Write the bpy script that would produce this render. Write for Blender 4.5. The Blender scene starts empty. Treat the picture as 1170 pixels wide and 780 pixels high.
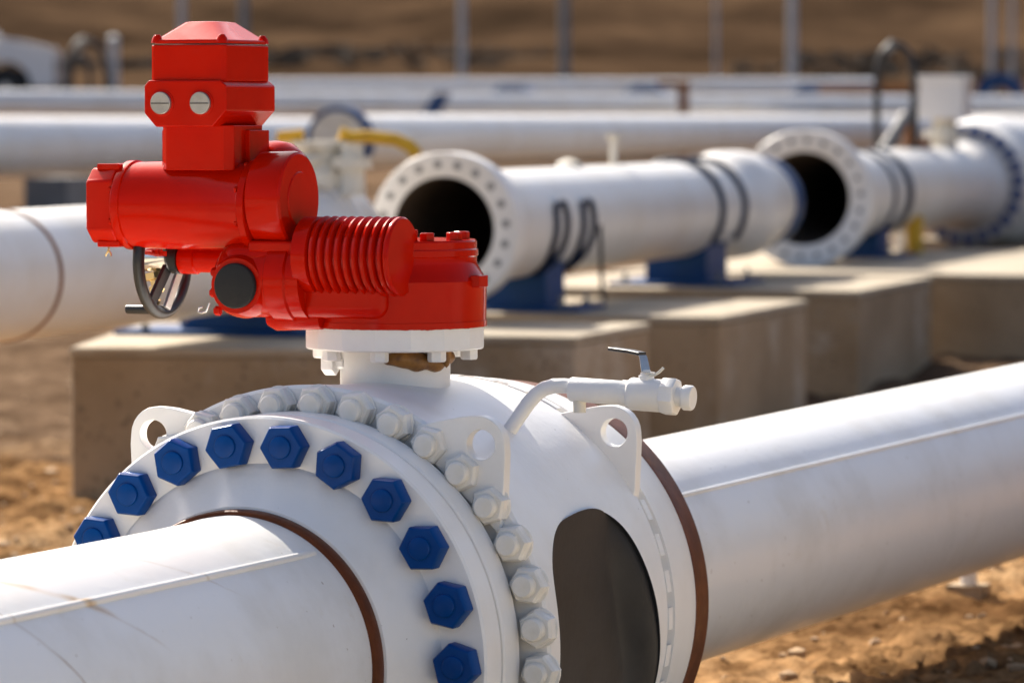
import bpy, bmesh, math, random
from mathutils import Vector, Matrix, noise
random.seed(7)
S = bpy.context.scene
COL = S.collection
PI = math.pi
R_ = math.radians

# ------------------------------------------------------------------ camera
F = 5000.0                                   # focal length in px of a 1170 px wide picture
CAM = Vector((3.976, -8.258, 1.132))
PITCH, YAW = R_(2.927), R_(22.451)
FW = Vector((-math.sin(YAW)*math.cos(PITCH), math.cos(YAW)*math.cos(PITCH), -math.sin(PITCH)))
RT = Vector((math.cos(YAW), math.sin(YAW), 0))
UP = RT.cross(FW)
FH = Vector((-math.sin(YAW), math.cos(YAW), 0))   # horizontal forward

def at(px, py, depth):
    """survey point: picture coordinates and distance to a place in the site"""
    return CAM + FW*depth + RT*((px-585)/F*depth) - UP*((py-390)/F*depth)

cam = bpy.data.cameras.new('camera'); camo = bpy.data.objects.new('camera', cam); COL.objects.link(camo)
camo.matrix_world = Matrix((( RT.x, UP.x, -FW.x, CAM.x), (RT.y, UP.y, -FW.y, CAM.y), (RT.z, UP.z, -FW.z, CAM.z), (0,0,0,1)))
cam.sensor_width = 36; cam.lens = F/1170*36; cam.clip_end = 3000; cam.clip_start = .05
cam.dof.use_dof = True; cam.dof.focus_distance = 9.38; cam.dof.aperture_fstop = 3.9; cam.dof.aperture_blades = 9
S.camera = camo

# ------------------------------------------------------------------ materials
def mat(name, col, rough=.5, metal=0., col2=None, scale=6., amt=(.35,.7), bump=0., bscale=60., spec=.5, coat=0.,
        col3=None, scale3=2.5, amt3=(.6,.75), rough2=None, detail=5., fleck=None, fscale=120., famt=(.72,.76)):
    m = bpy.data.materials.new(name); m.use_nodes = True
    nt = m.node_tree; N, L = nt.nodes, nt.links
    b = N['Principled BSDF']
    b.inputs['Roughness'].default_value = rough; b.inputs['Metallic'].default_value = metal
    b.inputs['Specular IOR Level'].default_value = spec; b.inputs['Coat Weight'].default_value = coat
    b.inputs['Coat Roughness'].default_value = .12
    tc = N.new('ShaderNodeTexCoord')
    def nz(sc, det=detail, rgh=.6):
        n = N.new('ShaderNodeTexNoise'); n.inputs['Scale'].default_value = sc; n.inputs['Detail'].default_value = det
        n.inputs['Roughness'].default_value = rgh
        L.new(tc.outputs['Object'], n.inputs['Vector']); return n
    def ramp(src, a, c):
        r = N.new('ShaderNodeMapRange'); r.inputs['From Min'].default_value = a; r.inputs['From Max'].default_value = c
        r.interpolation_type = 'SMOOTHSTEP'; L.new(src, r.inputs['Value']); return r.outputs[0]
    def mix(f, A, B):
        x = N.new('ShaderNodeMix'); x.data_type = 'RGBA'
        L.new(f, x.inputs['Factor'])
        for s, v in (('A', A), ('B', B)):
            i = [k for k in x.inputs if k.name == s and k.type == 'RGBA'][0]
            if isinstance(v, tuple): i.default_value = (*v, 1)
            else: L.new(v, i)
        return [o for o in x.outputs if o.type == 'RGBA'][0]
    out = None
    if col2:
        n = nz(scale); out = mix(ramp(n.outputs['Fac'], *amt), col, col2)
        if rough2 is not None:
            r = N.new('ShaderNodeMapRange'); r.inputs['From Min'].default_value = amt[0]; r.inputs['From Max'].default_value = amt[1]
            r.inputs['To Min'].default_value = rough; r.inputs['To Max'].default_value = rough2
            L.new(n.outputs['Fac'], r.inputs['Value']); L.new(r.outputs[0], b.inputs['Roughness'])
    if col3:
        n = nz(scale3, 8., .7); out = mix(ramp(n.outputs['Fac'], *amt3), out if out else col, col3)
    if fleck:
        n = nz(fscale, 2., .5); out = mix(ramp(n.outputs['Fac'], *famt), out if out else col, fleck)
    if out: L.new(out, b.inputs['Base Color'])
    else: b.inputs['Base Color'].default_value = (*col, 1)
    if bump:
        n = nz(bscale, 4.); bp = N.new('ShaderNodeBump'); bp.inputs['Strength'].default_value = 1.; bp.inputs['Distance'].default_value = bump
        L.new(n.outputs['Fac'], bp.inputs['Height']); L.new(bp.outputs[0], b.inputs['Normal'])
    m['mixf'] = 0
    return m

M = {}
M['white'] = mat('white_paint', (.84,.83,.81), .33, col2=(.79,.77,.73), scale=5, amt=(.4,.75), bump=.0009, bscale=45, fleck=(.25,.2,.15), fscale=95, famt=(.775,.80))
M['white_nut'] = mat('white_paint_rust_run', (.80,.78,.74), .38, col2=(.72,.69,.62), scale=9, amt=(.4,.7), bump=.0016, bscale=60, col3=(.55,.27,.08), scale3=16, amt3=(.63,.78))
M['white_old'] = mat('white_paint_dusty', (.78,.765,.74), .38, col2=(.70,.66,.60), scale=2.2, amt=(.4,.75), bump=.001, bscale=30, col3=(.55,.45,.34), scale3=3.5, amt3=(.64,.85))
M['cream'] = mat('cream_paint', (.74,.70,.60), .5, col2=(.6,.52,.38), scale=9, amt=(.4,.75), bump=.001)
M['red'] = mat('red_enamel', (.50,.0070,.0), .14, col2=(.44,.005,.0), scale=5, amt=(.4,.7), bump=.0004, bscale=30, spec=.11)
M['red_dull'] = mat('red_enamel_thin', (.55,.024,.005), .38, col2=(.42,.018,.005), scale=10, amt=(.45,.75), bump=.0012, bscale=70, coat=.15)
M['blue'] = mat('blue_paint', (.0,.050,.225), .30, col2=(.0,.041,.185), spec=.14, scale=9, amt=(.4,.7), bump=.0006, bscale=90, fleck=(.01,.08,.27), fscale=150, famt=(.74,.8))
M['blue_bg'] = mat('blue_steel_paint', (.001,.045,.17), .45, col2=(.004,.045,.14), scale=6, spec=.2)
M['black'] = mat('black_plastic', (.012,.012,.013), .35, bump=.0004, bscale=120)
M['blackmatte'] = mat('black_rubber', (.008,.008,.008), .75, bump=.0004, bscale=120)
M['brown'] = mat('rusty_primer', (.14,.038,.010), .42, spec=.18, col2=(.085,.023,.007), rough2=.5, scale=14, amt=(.35,.7), bump=.001, bscale=80, col3=(.22,.085,.03), scale3=7, amt3=(.55,.75))
M['rust'] = mat('rust', (.25,.10,.03), .8, col2=(.16,.06,.02), scale=8, bump=.002, bscale=50)
M['dark'] = mat('bare_dark_steel', (.024,.025,.028), .45, col2=(.018,.0185,.021), spec=.22, scale=7, amt=(.4,.7), bump=.0006, bscale=40, fleck=(.02,.015,.012), fscale=70, famt=(.77,.79))
M['bore'] = mat('pipe_bore', (.085,.055,.032), .85, col2=(.05,.034,.022), scale=5)
M['holegrey'] = mat('shaded_hole', (.26,.255,.25), .9)
M['steel'] = mat('stainless_steel', (.42,.41,.39), .38, metal=.8, col2=(.34,.33,.31), scale=25, bump=.0004, bscale=200)
M['chrome'] = mat('chrome', (.82,.82,.83), .10, metal=1.)
M['brass'] = mat('brass', (.72,.55,.28), .28, metal=1.)
M['silver'] = mat('zinc_plate', (.62,.62,.61), .32, metal=.85, col2=(.5,.5,.5), scale=30)
M['grease'] = mat('dried_grease', (.27,.12,.018), .45, col2=(.14,.055,.01), scale=28, amt=(.4,.7), bump=.004, bscale=45)
M['lit_top'] = mat('concrete_lit_top', (.38,.32,.235), .9, col2=(.30,.24,.165), scale=3, bump=.003, bscale=30)  # plinth top band, paler than the block: sunlight put into its colour
M['concrete'] = mat('concrete', (.35,.255,.155), .9, col2=(.25,.175,.098), scale=1.6, amt=(.35,.7), bump=.004, bscale=25, col3=(.40,.325,.235), scale3=.9, amt3=(.52,.62), fleck=(.18,.13,.08), fscale=30, famt=(.62,.7))
M['strap'] = mat('navy_strap', (.004,.014,.045), .5, spec=.2)
M['yellow'] = mat('yellow_paint', (.66,.38,.01), .5, col2=(.5,.27,.01), scale=8)
M['grey'] = mat('galvanised_post', (.42,.44,.46), .5, metal=.3, col2=(.33,.34,.36), scale=5)
M['darkgrey'] = mat('dark_grey_post', (.16,.17,.18), .6, col2=(.12,.13,.14), scale=5)
M['hose'] = mat('black_hose', (.02,.019,.02), .5)
M['scrub'] = mat('dry_scrub', (.045,.028,.016), .9, col2=(.03,.02,.013), scale=.6, amt=(.4,.6))
M['glass'] = mat('car_glass', (.02,.025,.03), .08)
M['tyre'] = mat('tyre_rubber', (.02,.02,.02), .8)
M['carwhite'] = mat('white_car_paint', (.75,.75,.75), .25, coat=.6)
M['stone'] = mat('stone', (.40,.27,.15), .95, col2=(.27,.17,.09), scale=9, bump=.004, bscale=30)

def ground_mat():
    m = bpy.data.materials.new('sandy_soil'); m.use_nodes = True; nt = m.node_tree; N, L = nt.nodes, nt.links
    b = N['Principled BSDF']; b.inputs['Roughness'].default_value = .95; b.inputs['Specular IOR Level'].default_value = 0.
    g = N.new('ShaderNodeNewGeometry')
    def nz(sc, det=6, r=.62):
        n = N.new('ShaderNodeTexNoise'); n.inputs['Scale'].default_value = sc; n.inputs['Detail'].default_value = det; n.inputs['Roughness'].default_value = r
        L.new(g.outputs['Position'], n.inputs['Vector']); return n.outputs['Fac']
    def cr(src, st):
        c = N.new('ShaderNodeValToRGB'); L.new(src, c.inputs['Fac'])
        e = c.color_ramp.elements
        e[0].position, e[0].color = st[0][0], (*st[0][1],1); e[1].position, e[1].color = st[-1][0], (*st[-1][1],1)
        for p, k in st[1:-1]:
            x = e.new(p); x.color = (*k,1)
        return c.outputs[0]
    soil = cr(nz(1.1), [(.34,(.15,.082,.038)),(.5,(.35,.21,.102)),(.66,(.54,.37,.21))])
    fine = cr(nz(9,9,.72), [(.38,(.22,.17,.13)),(.5,(.78,.74,.70)),(.66,(1.15,1.12,1.08))])
    mx = N.new('ShaderNodeMix'); mx.data_type='RGBA'; mx.blend_type='MULTIPLY'; mx.inputs['Factor'].default_value=.85
    ia=[i for i in mx.inputs if i.type=='RGBA']; L.new(soil, ia[0]); L.new(fine, ia[1])
    near = [o for o in mx.outputs if o.type=='RGBA'][0]
    gravel = cr(nz(2.6,7,.7), [(.35,(.075,.047,.029)),(.55,(.15,.098,.062)),(.7,(.24,.165,.108))])
    hill = cr(nz(.17,9,.72), [(.36,(.030,.019,.0115)),(.5,(.060,.037,.022)),(.66,(.105,.065,.037))])
    # distance across the site: unseen pale ground added for bounce light, then fresh sand, grey gravel beyond, dry grass at the back
    sx = N.new('ShaderNodeVectorMath'); sx.operation='DOT_PRODUCT'; L.new(g.outputs['Position'], sx.inputs[0]); sx.inputs[1].default_value = FH
    ad = N.new('ShaderNodeMath'); ad.operation='ADD'; L.new(sx.outputs['Value'], ad.inputs[0]); ad.inputs[1].default_value = -CAM.dot(FH)
    jit = N.new('ShaderNodeMath'); jit.operation='MULTIPLY_ADD'; L.new(nz(.7,4), jit.inputs[0]); jit.inputs[1].default_value=5.; L.new(ad.outputs[0], jit.inputs[2])
    def sm(a,c):
        r=N.new('ShaderNodeMapRange'); r.interpolation_type='SMOOTHSTEP'; r.inputs['From Min'].default_value=a; r.inputs['From Max'].default_value=c; L.new(jit.outputs[0], r.inputs['Value']); return r.outputs[0]
    def mix(f,A,B):
        x=N.new('ShaderNodeMix'); x.data_type='RGBA'; L.new(f,x.inputs['Factor']); q=[i for i in x.inputs if i.type=='RGBA']; L.new(A,q[0]); L.new(B,q[1]); return [o for o in x.outputs if o.type=='RGBA'][0]
    pale = cr(nz(6,8,.7), [(.35,(.48,.39,.27)),(.5,(.62,.52,.38)),(.65,(.72,.62,.48))])  # out of view by the camera, made pale to brighten shaded faces
    near = mix(sm(12.3,14.0), pale, near)
    c1 = mix(sm(22.2,23.6), near, gravel)
    c2 = mix(sm(75,110), c1, hill)
    L.new(c2, b.inputs['Base Color'])
    bp=N.new('ShaderNodeBump'); bp.inputs['Distance'].default_value=.03; bp.inputs['Strength'].default_value=.9
    L.new(nz(11,8,.7), bp.inputs['Height']); L.new(bp.outputs[0], b.inputs['Normal'])
    return m
M['ground'] = ground_mat()

def pipe_mat():
    """white pipe paint with rusty water-runs that circle the near pipe"""
    m = mat('white_pipe_paint', (.83,.82,.80), .28, col2=(.74,.72,.68), rough2=.42, scale=3.2, amt=(.42,.72), bump=.0012, bscale=22, col3=(.66,.60,.50), scale3=6, amt3=(.60,.80), fleck=(.40,.34,.27), fscale=60, famt=(.735,.78))
    nt=m.node_tree; N,L=nt.nodes,nt.links; b=N['Principled BSDF']
    src=b.inputs['Base Color'].links[0].from_socket
    g=N.new('ShaderNodeNewGeometry'); sp=N.new('ShaderNodeSeparateXYZ'); L.new(g.outputs['Position'],sp.inputs[0])
    def mth(op,a,c,d=None):
        x=N.new('ShaderNodeMath'); x.operation=op
        for i,v in enumerate((a,c,d)):
            if v is None: continue
            if isinstance(v,(int,float)): x.inputs[i].default_value=v
            else: L.new(v,x.inputs[i])
        return x.outputs[0]
    ang=mth('ARCTAN2',sp.outputs['Z'],sp.outputs['X'])
    nzn=N.new('ShaderNodeTexNoise'); nzn.inputs['Scale'].default_value=7; nzn.inputs['Detail'].default_value=6; L.new(g.outputs['Position'],nzn.inputs['Vector'])
    nf=nzn.outputs['Fac']
    def run(src,y0,k,a0,w,amin,amax,col,st):
        yl=mth('MULTIPLY_ADD',mth('SUBTRACT',a0,ang),k,y0)
        yl=mth('ADD',yl,mth('MULTIPLY_ADD',nf,.05,-.025))
        d=mth('ABSOLUTE',mth('SUBTRACT',sp.outputs['Y'],yl),0)
        def mr(v,a,c,t0,t1):
            r=N.new('ShaderNodeMapRange'); r.interpolation_type='SMOOTHSTEP'
            r.inputs['From Min'].default_value=a; r.inputs['From Max'].default_value=c; r.inputs['To Min'].default_value=t0; r.inputs['To Max'].default_value=t1
            L.new(v,r.inputs['Value']); return r.outputs[0]
        f=mth('MULTIPLY',mr(d,w*.2,w,1,0),mth('MULTIPLY',mr(ang,amin-.12,amin+.12,0,1),mr(ang,amax-.12,amax+.12,1,0)))
        f=mth('MULTIPLY',f,mr(nf,.38,.6,.25*st,st))
        x=N.new('ShaderNodeMix'); x.data_type='RGBA'; L.new(f,x.inputs['Factor']); q=[i for i in x.inputs if i.type=='RGBA']; L.new(src,q[0]); q[1].default_value=(*col,1)
        return [o for o in x.outputs if o.type=='RGBA'][0]
    s=run(src,-1.255,.42,R_(66),.030,R_(46),R_(72),(.60,.38,.14),.8)
    s=run(s,-1.255,.42,R_(66),.009,R_(30),R_(75),(.40,.26,.13),.5)
    s=run(s,-1.44,.2,R_(54),.006,R_(5),R_(100),(.38,.27,.17),.75)
    s=run(s,-.80,.42,R_(70),.008,R_(45),R_(85),(.45,.33,.2),.45)
    L.new(s,b.inputs['Base Color'])
    return m
M['pipe'] = pipe_mat()

# ------------------------------------------------------------------ mesh building
def frame(a):
    a = Vector(a).normalized()
    h = Vector((0,0,1)) if abs(a.z) < .9 else Vector((1,0,0))
    u = (h - a*h.dot(a)).normalized()
    return a, u, a.cross(u)

class MB:
    def __init__(s): s.bm = bmesh.new()
    def lathe(s, o, ax, prof, seg=48, phase=0., caps=(True,True), a0=None, a1=None):
        a,u,v = frame(ax); o = Vector(o); rings=[]
        full = a0 is None
        n = seg if full else seg+1
        for t,r in prof:
            if r < 1e-6: rings.append([s.bm.verts.new(o+a*t)]); continue
            ring=[]
            for i in range(n):
                th = phase + (2*PI*i/seg if full else a0+(a1-a0)*i/seg)
                ring.append(s.bm.verts.new(o + a*t + (u*math.cos(th)+v*math.sin(th))*r))
            rings.append(ring)
        for A,B in zip(rings, rings[1:]):
            m = seg if full else seg
            for i in range(m):
                j=(i+1)%n if full else i+1
                if len(A)==1 and len(B)==1: continue
                if len(A)==1: f=(A[0],B[j],B[i])
                elif len(B)==1: f=(A[i],A[j],B[0])
                else: f=(A[i],A[j],B[j],B[i])
                try: s.bm.faces.new(f)
                except ValueError: pass
        if full:
            if caps[0] and len(rings[0])>2: s.bm.faces.new(list(reversed(rings[0])))
            if caps[1] and len(rings[-1])>2: s.bm.faces.new(rings[-1])
        return s
    def cyl(s, p0, p1, r0, r1=None, seg=32, phase=0.):
        p0,p1=Vector(p0),Vector(p1); d=p1-p0
        return s.lathe(p0, d, [(0,r0),(d.length, r0 if r1 is None else r1)], seg, phase)
    def tubewall(s, o, ax, t0, t1, ro, ri, seg=64):
        return s.lathe(o, ax, [(t0,ri),(t0,ro),(t1,ro),(t1,ri),(t0,ri)], seg, caps=(False,False))
    def box(s, lo, hi, mtx=None):
        lo,hi=Vector(lo),Vector(hi)
        vs=[Vector((x,y,z)) for z in (lo.z,hi.z) for y in (lo.y,hi.y) for x in (lo.x,hi.x)]
        if mtx: vs=[mtx@v for v in vs]
        q=[s.bm.verts.new(v) for v in vs]
        for f in ((0,2,3,1),(4,5,7,6),(0,1,5,4),(2,6,7,3),(0,4,6,2),(1,3,7,5)): s.bm.faces.new([q[i] for i in f])
        return s
    def loft(s, sections, cap=True):
        rings=[[s.bm.verts.new(Vector(p)) for p in sec] for sec in sections]
        n=len(rings[0])
        for A,B in zip(rings,rings[1:]):
            for i in range(n): s.bm.faces.new((A[i],A[(i+1)%n],B[(i+1)%n],B[i]))
        if cap: s.bm.faces.new(list(reversed(rings[0]))); s.bm.faces.new(rings[-1])
        return s
    def prism(s, poly, o, u, v, w):
        """polygon (a,b) on the plane o+u*a+v*b, extruded by vector w"""
        o,u,v,w=map(Vector,(o,u,v,w))
        return s.loft([[o+u*a+v*b for a,b in poly],[o+u*a+v*b+w for a,b in poly]])
    def tube(s, pts, r, seg=12, closed=False, rad=None):
        pts=[Vector(p) for p in pts]; n=len(pts); rings=[]; pu=None
        for i,p in enumerate(pts):
            if closed: d=pts[(i+1)%n]-pts[i-1]
            else: d=pts[min(i+1,n-1)]-pts[max(i-1,0)]
            d.normalize()
            if pu is None: _,pu,_=frame(d)
            pu=(pu-d*pu.dot(d)).normalized(); w=d.cross(pu)
            rr=rad[i] if rad else r
            rings.append([s.bm.verts.new(p+(pu*math.cos(2*PI*k/seg)+w*math.sin(2*PI*k/seg))*rr) for k in range(seg)])
        prs=list(zip(rings,rings[1:]))+([(rings[-1],rings[0])] if closed else [])
        for A,B in prs:
            for k in range(seg): s.bm.faces.new((A[k],A[(k+1)%seg],B[(k+1)%seg],B[k]))
        if not closed: s.bm.faces.new(list(reversed(rings[0]))); s.bm.faces.new(rings[-1])
        return s
    def mesh(s, name, m, smooth=35):
        bmesh.ops.recalc_face_normals(s.bm, faces=s.bm.faces)
        me=bpy.data.meshes.new(name); s.bm.to_mesh(me); s.bm.free(); me.materials.append(m)
        me.shade_smooth(); me.set_sharp_from_angle(angle=R_(smooth)); return me
    def build(s, name, m, parent=None, bevel=0., smooth=35, world=True, seg=2):
        me=s.mesh(name,m,smooth); o=bpy.data.objects.new(name,me); COL.objects.link(o)
        if parent:
            if world:
                p=parent; off=Vector()
                while p: off+=p.location; p=p.parent
                me.transform(Matrix.Translation(-off))
            o.parent=parent
        if bevel: add_bevel(o,bevel,seg)
        return o
def add_bevel(o,w,seg=2):
    b=o.modifiers.new('bevel','BEVEL'); b.width=w; b.segments=seg; b.limit_method='ANGLE'; b.angle_limit=R_(32); b.harden_normals=True
def tag(o,label=None,cat=None,group=None,kind=None):
    if label: o['label']=label
    if cat: o['category']=cat
    if group: o['group']=group
    if kind: o['kind']=kind
    return o
def thing(name,loc,label,cat,group=None,rz=0.):
    o=bpy.data.objects.new(name,None); COL.objects.link(o); o.location=loc; o.rotation_euler=(0,0,rz); o.empty_display_size=.1
    return tag(o,label,cat,group)
def copy_at(o,loc,parent,rot=None):
    c=o.copy(); COL.objects.link(c); c.parent=parent; c.location=loc
    if rot: c.rotation_euler=rot
    return c
YA=(0,1,0)

# ------------------------------------------------------------------ terrain
def terrain(v):
    k=[(-600,-.45),(20.5,-.45),(27,-.30),(36,.33),(60,.55),(85,1.27),(110,2.05),(125,2.9),(150,6.),(240,26.),(420,75.)]
    if v<=k[0][0]: return k[0][1]
    for (a,x),(b,y) in zip(k,k[1:]):
        if v<=b: return x+(y-x)*(v-a)/(b-a)
    return k[-1][1]
def ground_z(p):
    q=p-CAM; v=q.dot(FH); z=terrain(v)
    if v<40:
        n=noise.fractal(Vector((p.x*1.3,p.y*1.3,3.)),1.,2.,5)
        c=noise.fractal(Vector((p.x*6,p.y*6,9.)),.8,2.1,4)
        z+=.045*n+(.040*max(c,-.3) if v<19 else .02*c)+.035*abs(noise.noise(Vector((p.x*14,p.y*14,1.))))+.02*abs(noise.noise(Vector((p.x*33,p.y*33,4.))))
        # a bank of pushed-up sand beside the trench
    elif v>100:
        z+=.9*noise.fractal(Vector((p.x*.06,p.y*.06,5.)),1.,2.,4)*min(1,(v-100)/30)
    else: z+=.05*noise.fractal(Vector((p.x*.4,p.y*.4,3.)),1.,2.,4)
    return z
def sheet(name,vs,ss,matl,dz=0.):
    bm=bmesh.new(); rows=[]
    for v in vs:
        row=[]
        for s_ in ss:
            u_=s_*max(v,9.)*.13 if abs(s_)<=2.5 else math.copysign(max(abs(s_)*max(v,9.)*.13,WIDE[abs(s_)]),s_)
            p=CAM+FH*v+RT*u_; p.z=0; p.z=ground_z(p)+dz; row.append(bm.verts.new(p))
        rows.append(row)
    for A,B in zip(rows,rows[1:]):
        for i in range(len(A)-1): bm.faces.new((A[i],A[i+1],B[i+1],B[i]))
    me=bpy.data.meshes.new(name); bm.to_mesh(me); bm.free(); me.materials.append(matl); me.shade_smooth()
    o=bpy.data.objects.new(name,me); COL.objects.link(o); o['kind']='structure'; return o
WIDE={3.:8.,4.:16.,5.:30.,6.:60.,7.:120.,8.:240.,9.:420.}
def lin(a,b,n): return [a+(b-a)*i/n for i in range(n)]
ss=[-9.,-8.,-7.,-6.,-5.,-4.,-3.]+lin(-2.5,-1.15,20)+lin(-1.15,1.15,170)+lin(1.15,2.5,20)+[2.5,3.,4.,5.,6.,7.,8.,9.]
vs=[-420,-200,-100,-55,-25,-8,-2,2,5,7,8.]+lin(8.5,21,250)+lin(21,40,90)+lin(40,120,60)+[120,121]
sheet('ground',vs,ss,M['ground'])
sheet('hillside',lin(118,200,50)+lin(200,421,40),[-9.,-8.,-7.,-6.,-5.,-4.,-3.]+lin(-2.5,2.5,110)+[2.5,3.,4.,5.,6.,7.,8.,9.],M['ground'],dz=.02)

# loose stones on the sand
st=MB()
for _ in range(700):
    v=random.uniform(10.5,20.5) if random.random()<.8 else random.uniform(8,26); s_=random.uniform(-1.1,1.1)
    p=CAM+FH*v+RT*(s_*v*.13); p.z=0; p.z=ground_z(p)
    r=random.choice((.008,.010,.012,.014,.018,.028))*random.uniform(.7,1.3)
    mt=Matrix.Translation(p+Vector((0,0,r*.3)))@Matrix.Rotation(random.uniform(0,6.3),4,'Z')@Matrix.Diagonal((r*random.uniform(.8,1.5),r,r*.7,1))
    bmesh.ops.create_icosphere(st.bm,subdivisions=1,radius=1,matrix=mt)
    for q in st.bm.verts[-12:] if False else []: pass
for q in st.bm.verts: q.co+=noise.noise_vector(q.co*40)*.006
o=st.build('loose_stones',M['stone']); o['kind']='stuff'; tag(o,'loose stones and clods lying on the sandy soil','stones')

# ------------------------------------------------------------------ the near pipeline: two pipe lengths
RP=.305
def seam(y0,y1,a,r=RP):
    return ((r*math.cos(a),y0,r*math.sin(a)),(r*math.cos(a),y1,r*math.sin(a)))
lp=thing('pipe',(0,-3.2,-.45),'large white pipe with rust streaks leading from the lower left into the blue-bolted flange','pipe','white pipes of the near line')
MB().lathe((0,0,0),YA,[(-6.5,RP),(-3.,RP),(-1.5,RP),(-.40,RP),(-.20,.3075),(-.120,.311)],160).build('pipe_wall',M['pipe'],lp)
p0,p1=seam(-6.5,-.16,R_(52))
b=MB(); n=60
pts=[Vector(p0).lerp(Vector(p1),i/n) for i in range(n+1)]
b.tube(pts,.009,10).build('weld_seam',M['pipe'],lp)
rp=thing('pipe',(0,4.2,-.45),'large white pipe leaving the valve towards the upper right with a straight weld seam','pipe','white pipes of the near line')
RDIR=Vector((.06,1,.017)).normalized(); R2=.294; RO=Vector((0,1.3,0))
MB().lathe(RO,RDIR,[(.04,R2),(2.7,R2),(6.7,R2),(12,R2)],160).build('pipe_wall',M['pipe'],rp)
sa=R_(41); pts=[RO+RDIR*(.06+11.9*i/n)+Vector((math.cos(sa)-.0,-.06*math.cos(sa),math.sin(sa)))*R2 for i in range(n+1)]
MB().tube(pts,.006,10).build('weld_seam',M['pipe'],rp)

# ------------------------------------------------------------------ ball valve
VR=Vector((0,.68,-.45))
bv=thing('ball_valve',VR,'big white flanged ball valve with a ring of blue bolts and dark side recess','valve')
# end flange pair
fl=MB().lathe((0,0,0),YA,[(0,.33),(0,.502),(.005,.507),(.080,.507),(.084,.503),(.085,.486),(.098,.486),(.099,.503),(.1035,.507),(.178,.507),(.183,.502),(.183,.40)],200,caps=(False,False)).build('end_flange',M['white'],bv,smooth=28)
# weld neck (hub) and rusty weld band
MB().lathe((0,0,0),YA,[(.03,.415),(-.001,.408),(-.012,.398),(-.035,.372),(-.07,.342),(-.097,.326),(-.099,.31)],160,caps=(False,False)).build('weld_neck',M['white'],bv,smooth=50)
MB().lathe((0,0,0),YA,[(-.096,.300),(-.096,.3195),(-.102,.321),(-.128,.3205),(-.134,.318),(-.137,.306),(-.137,.29)],160,caps=(False,False)).build('weld_band',M['brown'],bv,smooth=30)
# bolts: hex head, stud end
def bolt_mesh(rc,h,rs,hs,name,m,bev):
    b=MB()
    b.lathe((0,0,0),(0,-1,0),[(0,rc*.9),(0.001,rc*.985),(h*.82,rc*.985),(h,rc*.90),(h,0)],6)
    b.lathe((0,0,0),(0,-1,0),[(h*.9,rs),(h+hs*.7,rs),(h+hs,rs*.84),(h+hs+.0005,0)],28)
    return b.build(name,m,None,bevel=bev,smooth=30)
NB=22; RB=.450
bolt=bolt_mesh(.0515,.041,.0245,.006,'bolt',M['blue'],.0022); first=True
for k in range(NB):
    a=R_(131.55)-2*PI*k/NB+2*PI/NB
    loc=Vector((RB*math.cos(a),-.002,RB*math.sin(a)))-VR; rot=(0,random.uniform(0,PI/3) if random.random()<.5 else random.uniform(-.2,.2)+.5,0)
    if first: bolt.parent=fl; bolt.location=loc; bolt.rotation_euler=rot; first=False
    else: copy_at(bolt,loc,fl,rot)
# body with recess
prof=[(.183,.36),(.215,.40),(.219,.42),(.219,.553),(.225,.560),(.24,.560),(.30,.557),(.45,.548),(.65,.545),(.80,.548),(.90,.546),(.968,.539),(.985,.538),(.986,.518),(1.036,.518),(1.037,.537),(1.05,.536),(1.10,.530),(1.18,.524),(1.225,.516),(1.250,.509),(1.250,.36),(1.1,.30),(.3,.30),(.183,.36)]
body=MB().lathe((0,0,0),YA,prof,220,caps=(False,False)).build('valve_body',M['white'],bv,smooth=30)
out=[(.224,-.05),(.226,.03),(.2305,.10),(.243,.152),(.27,.19),(.325,.228),(.39,.252),(.46,.266),(.551,.274),(.62,.272),(.68,.26),(.742,.227),(.785,.175),(.825,.09),(.855,.0),(.885,-.08),(.895,-.16),(.87,-.24),(.80,-.31),(.68,-.35),(.50,-.355),(.36,-.33),(.27,-.26),(.235,-.17)]
def smoothpoly(P,it=2):
    for _ in range(it):
        Q=[]
        for i in range(len(P)):
            a,b=P[i],P[(i+1)%len(P)]
            Q+=[(.75*a[0]+.25*b[0],.75*a[1]+.25*b[1]),(.25*a[0]+.75*b[0],.25*a[1]+.75*b[1])]
        P=Q
    return P
# the outline keeps the body's front land clear of the bolting face
out=[(y+.056,z+.004) for y,z in out]
poly=smoothpoly(out)
cut=MB().prism(poly,(.478,0,0),(0,1,0),(0,0,1),(.3,0,0)).build('cut',M['dark'],None)
cut.location=-VR; cut.parent=bv
bpy.context.view_layer.update()
bo=body.modifiers.new('recess','BOOLEAN'); bo.object=cut; bo.operation='DIFFERENCE'; bo.solver='EXACT'
dg=bpy.context.evaluated_depsgraph_get()
me=bpy.data.meshes.new_from_object(body.evaluated_get(dg)); body.modifiers.clear(); body.data=me
if len(me.materials)<2: me.materials.append(M['dark'])
me.materials[0]=M['white']; me.materials[1]=M['dark']
for f in me.polygons:
    c=f.center+VR; n_=f.normal; r=math.hypot(c.x,c.z)
    inside=c.x>.48 and r<.5565 and .2<c.y<.96 and abs(c.z)<.37
    rad=(c.x*n_.x+c.z*n_.z)/max(r,1e-6)
    f.material_index=1 if (inside and c.y>.2465 and (abs(rad)<.9 or c.x<.4785)) else 0
me.shade_smooth(); me.set_sharp_from_angle(angle=R_(30))
bpy.data.objects.remove(cut)
dish=MB(); rings=[]
for k in (1.,.985,.965,.94,.91,.88,.85,.82,.79,.76,.73,.70,.5,.3):
    e_=max(0,(k-.70)/.30); e_=e_*e_*(3-2*e_); rg=[]
    for y,z in poly:
        ex=math.sqrt(max(.548**2-z*z,.01))-.010; ex=max(ex,.4805)
        rg.append(dish.bm.verts.new((.4795+(ex-.4795)*e_, .6+(y-.6)*k*.999, -.04+(z+.04)*k*.999)))
    rings.append(rg)
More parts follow.
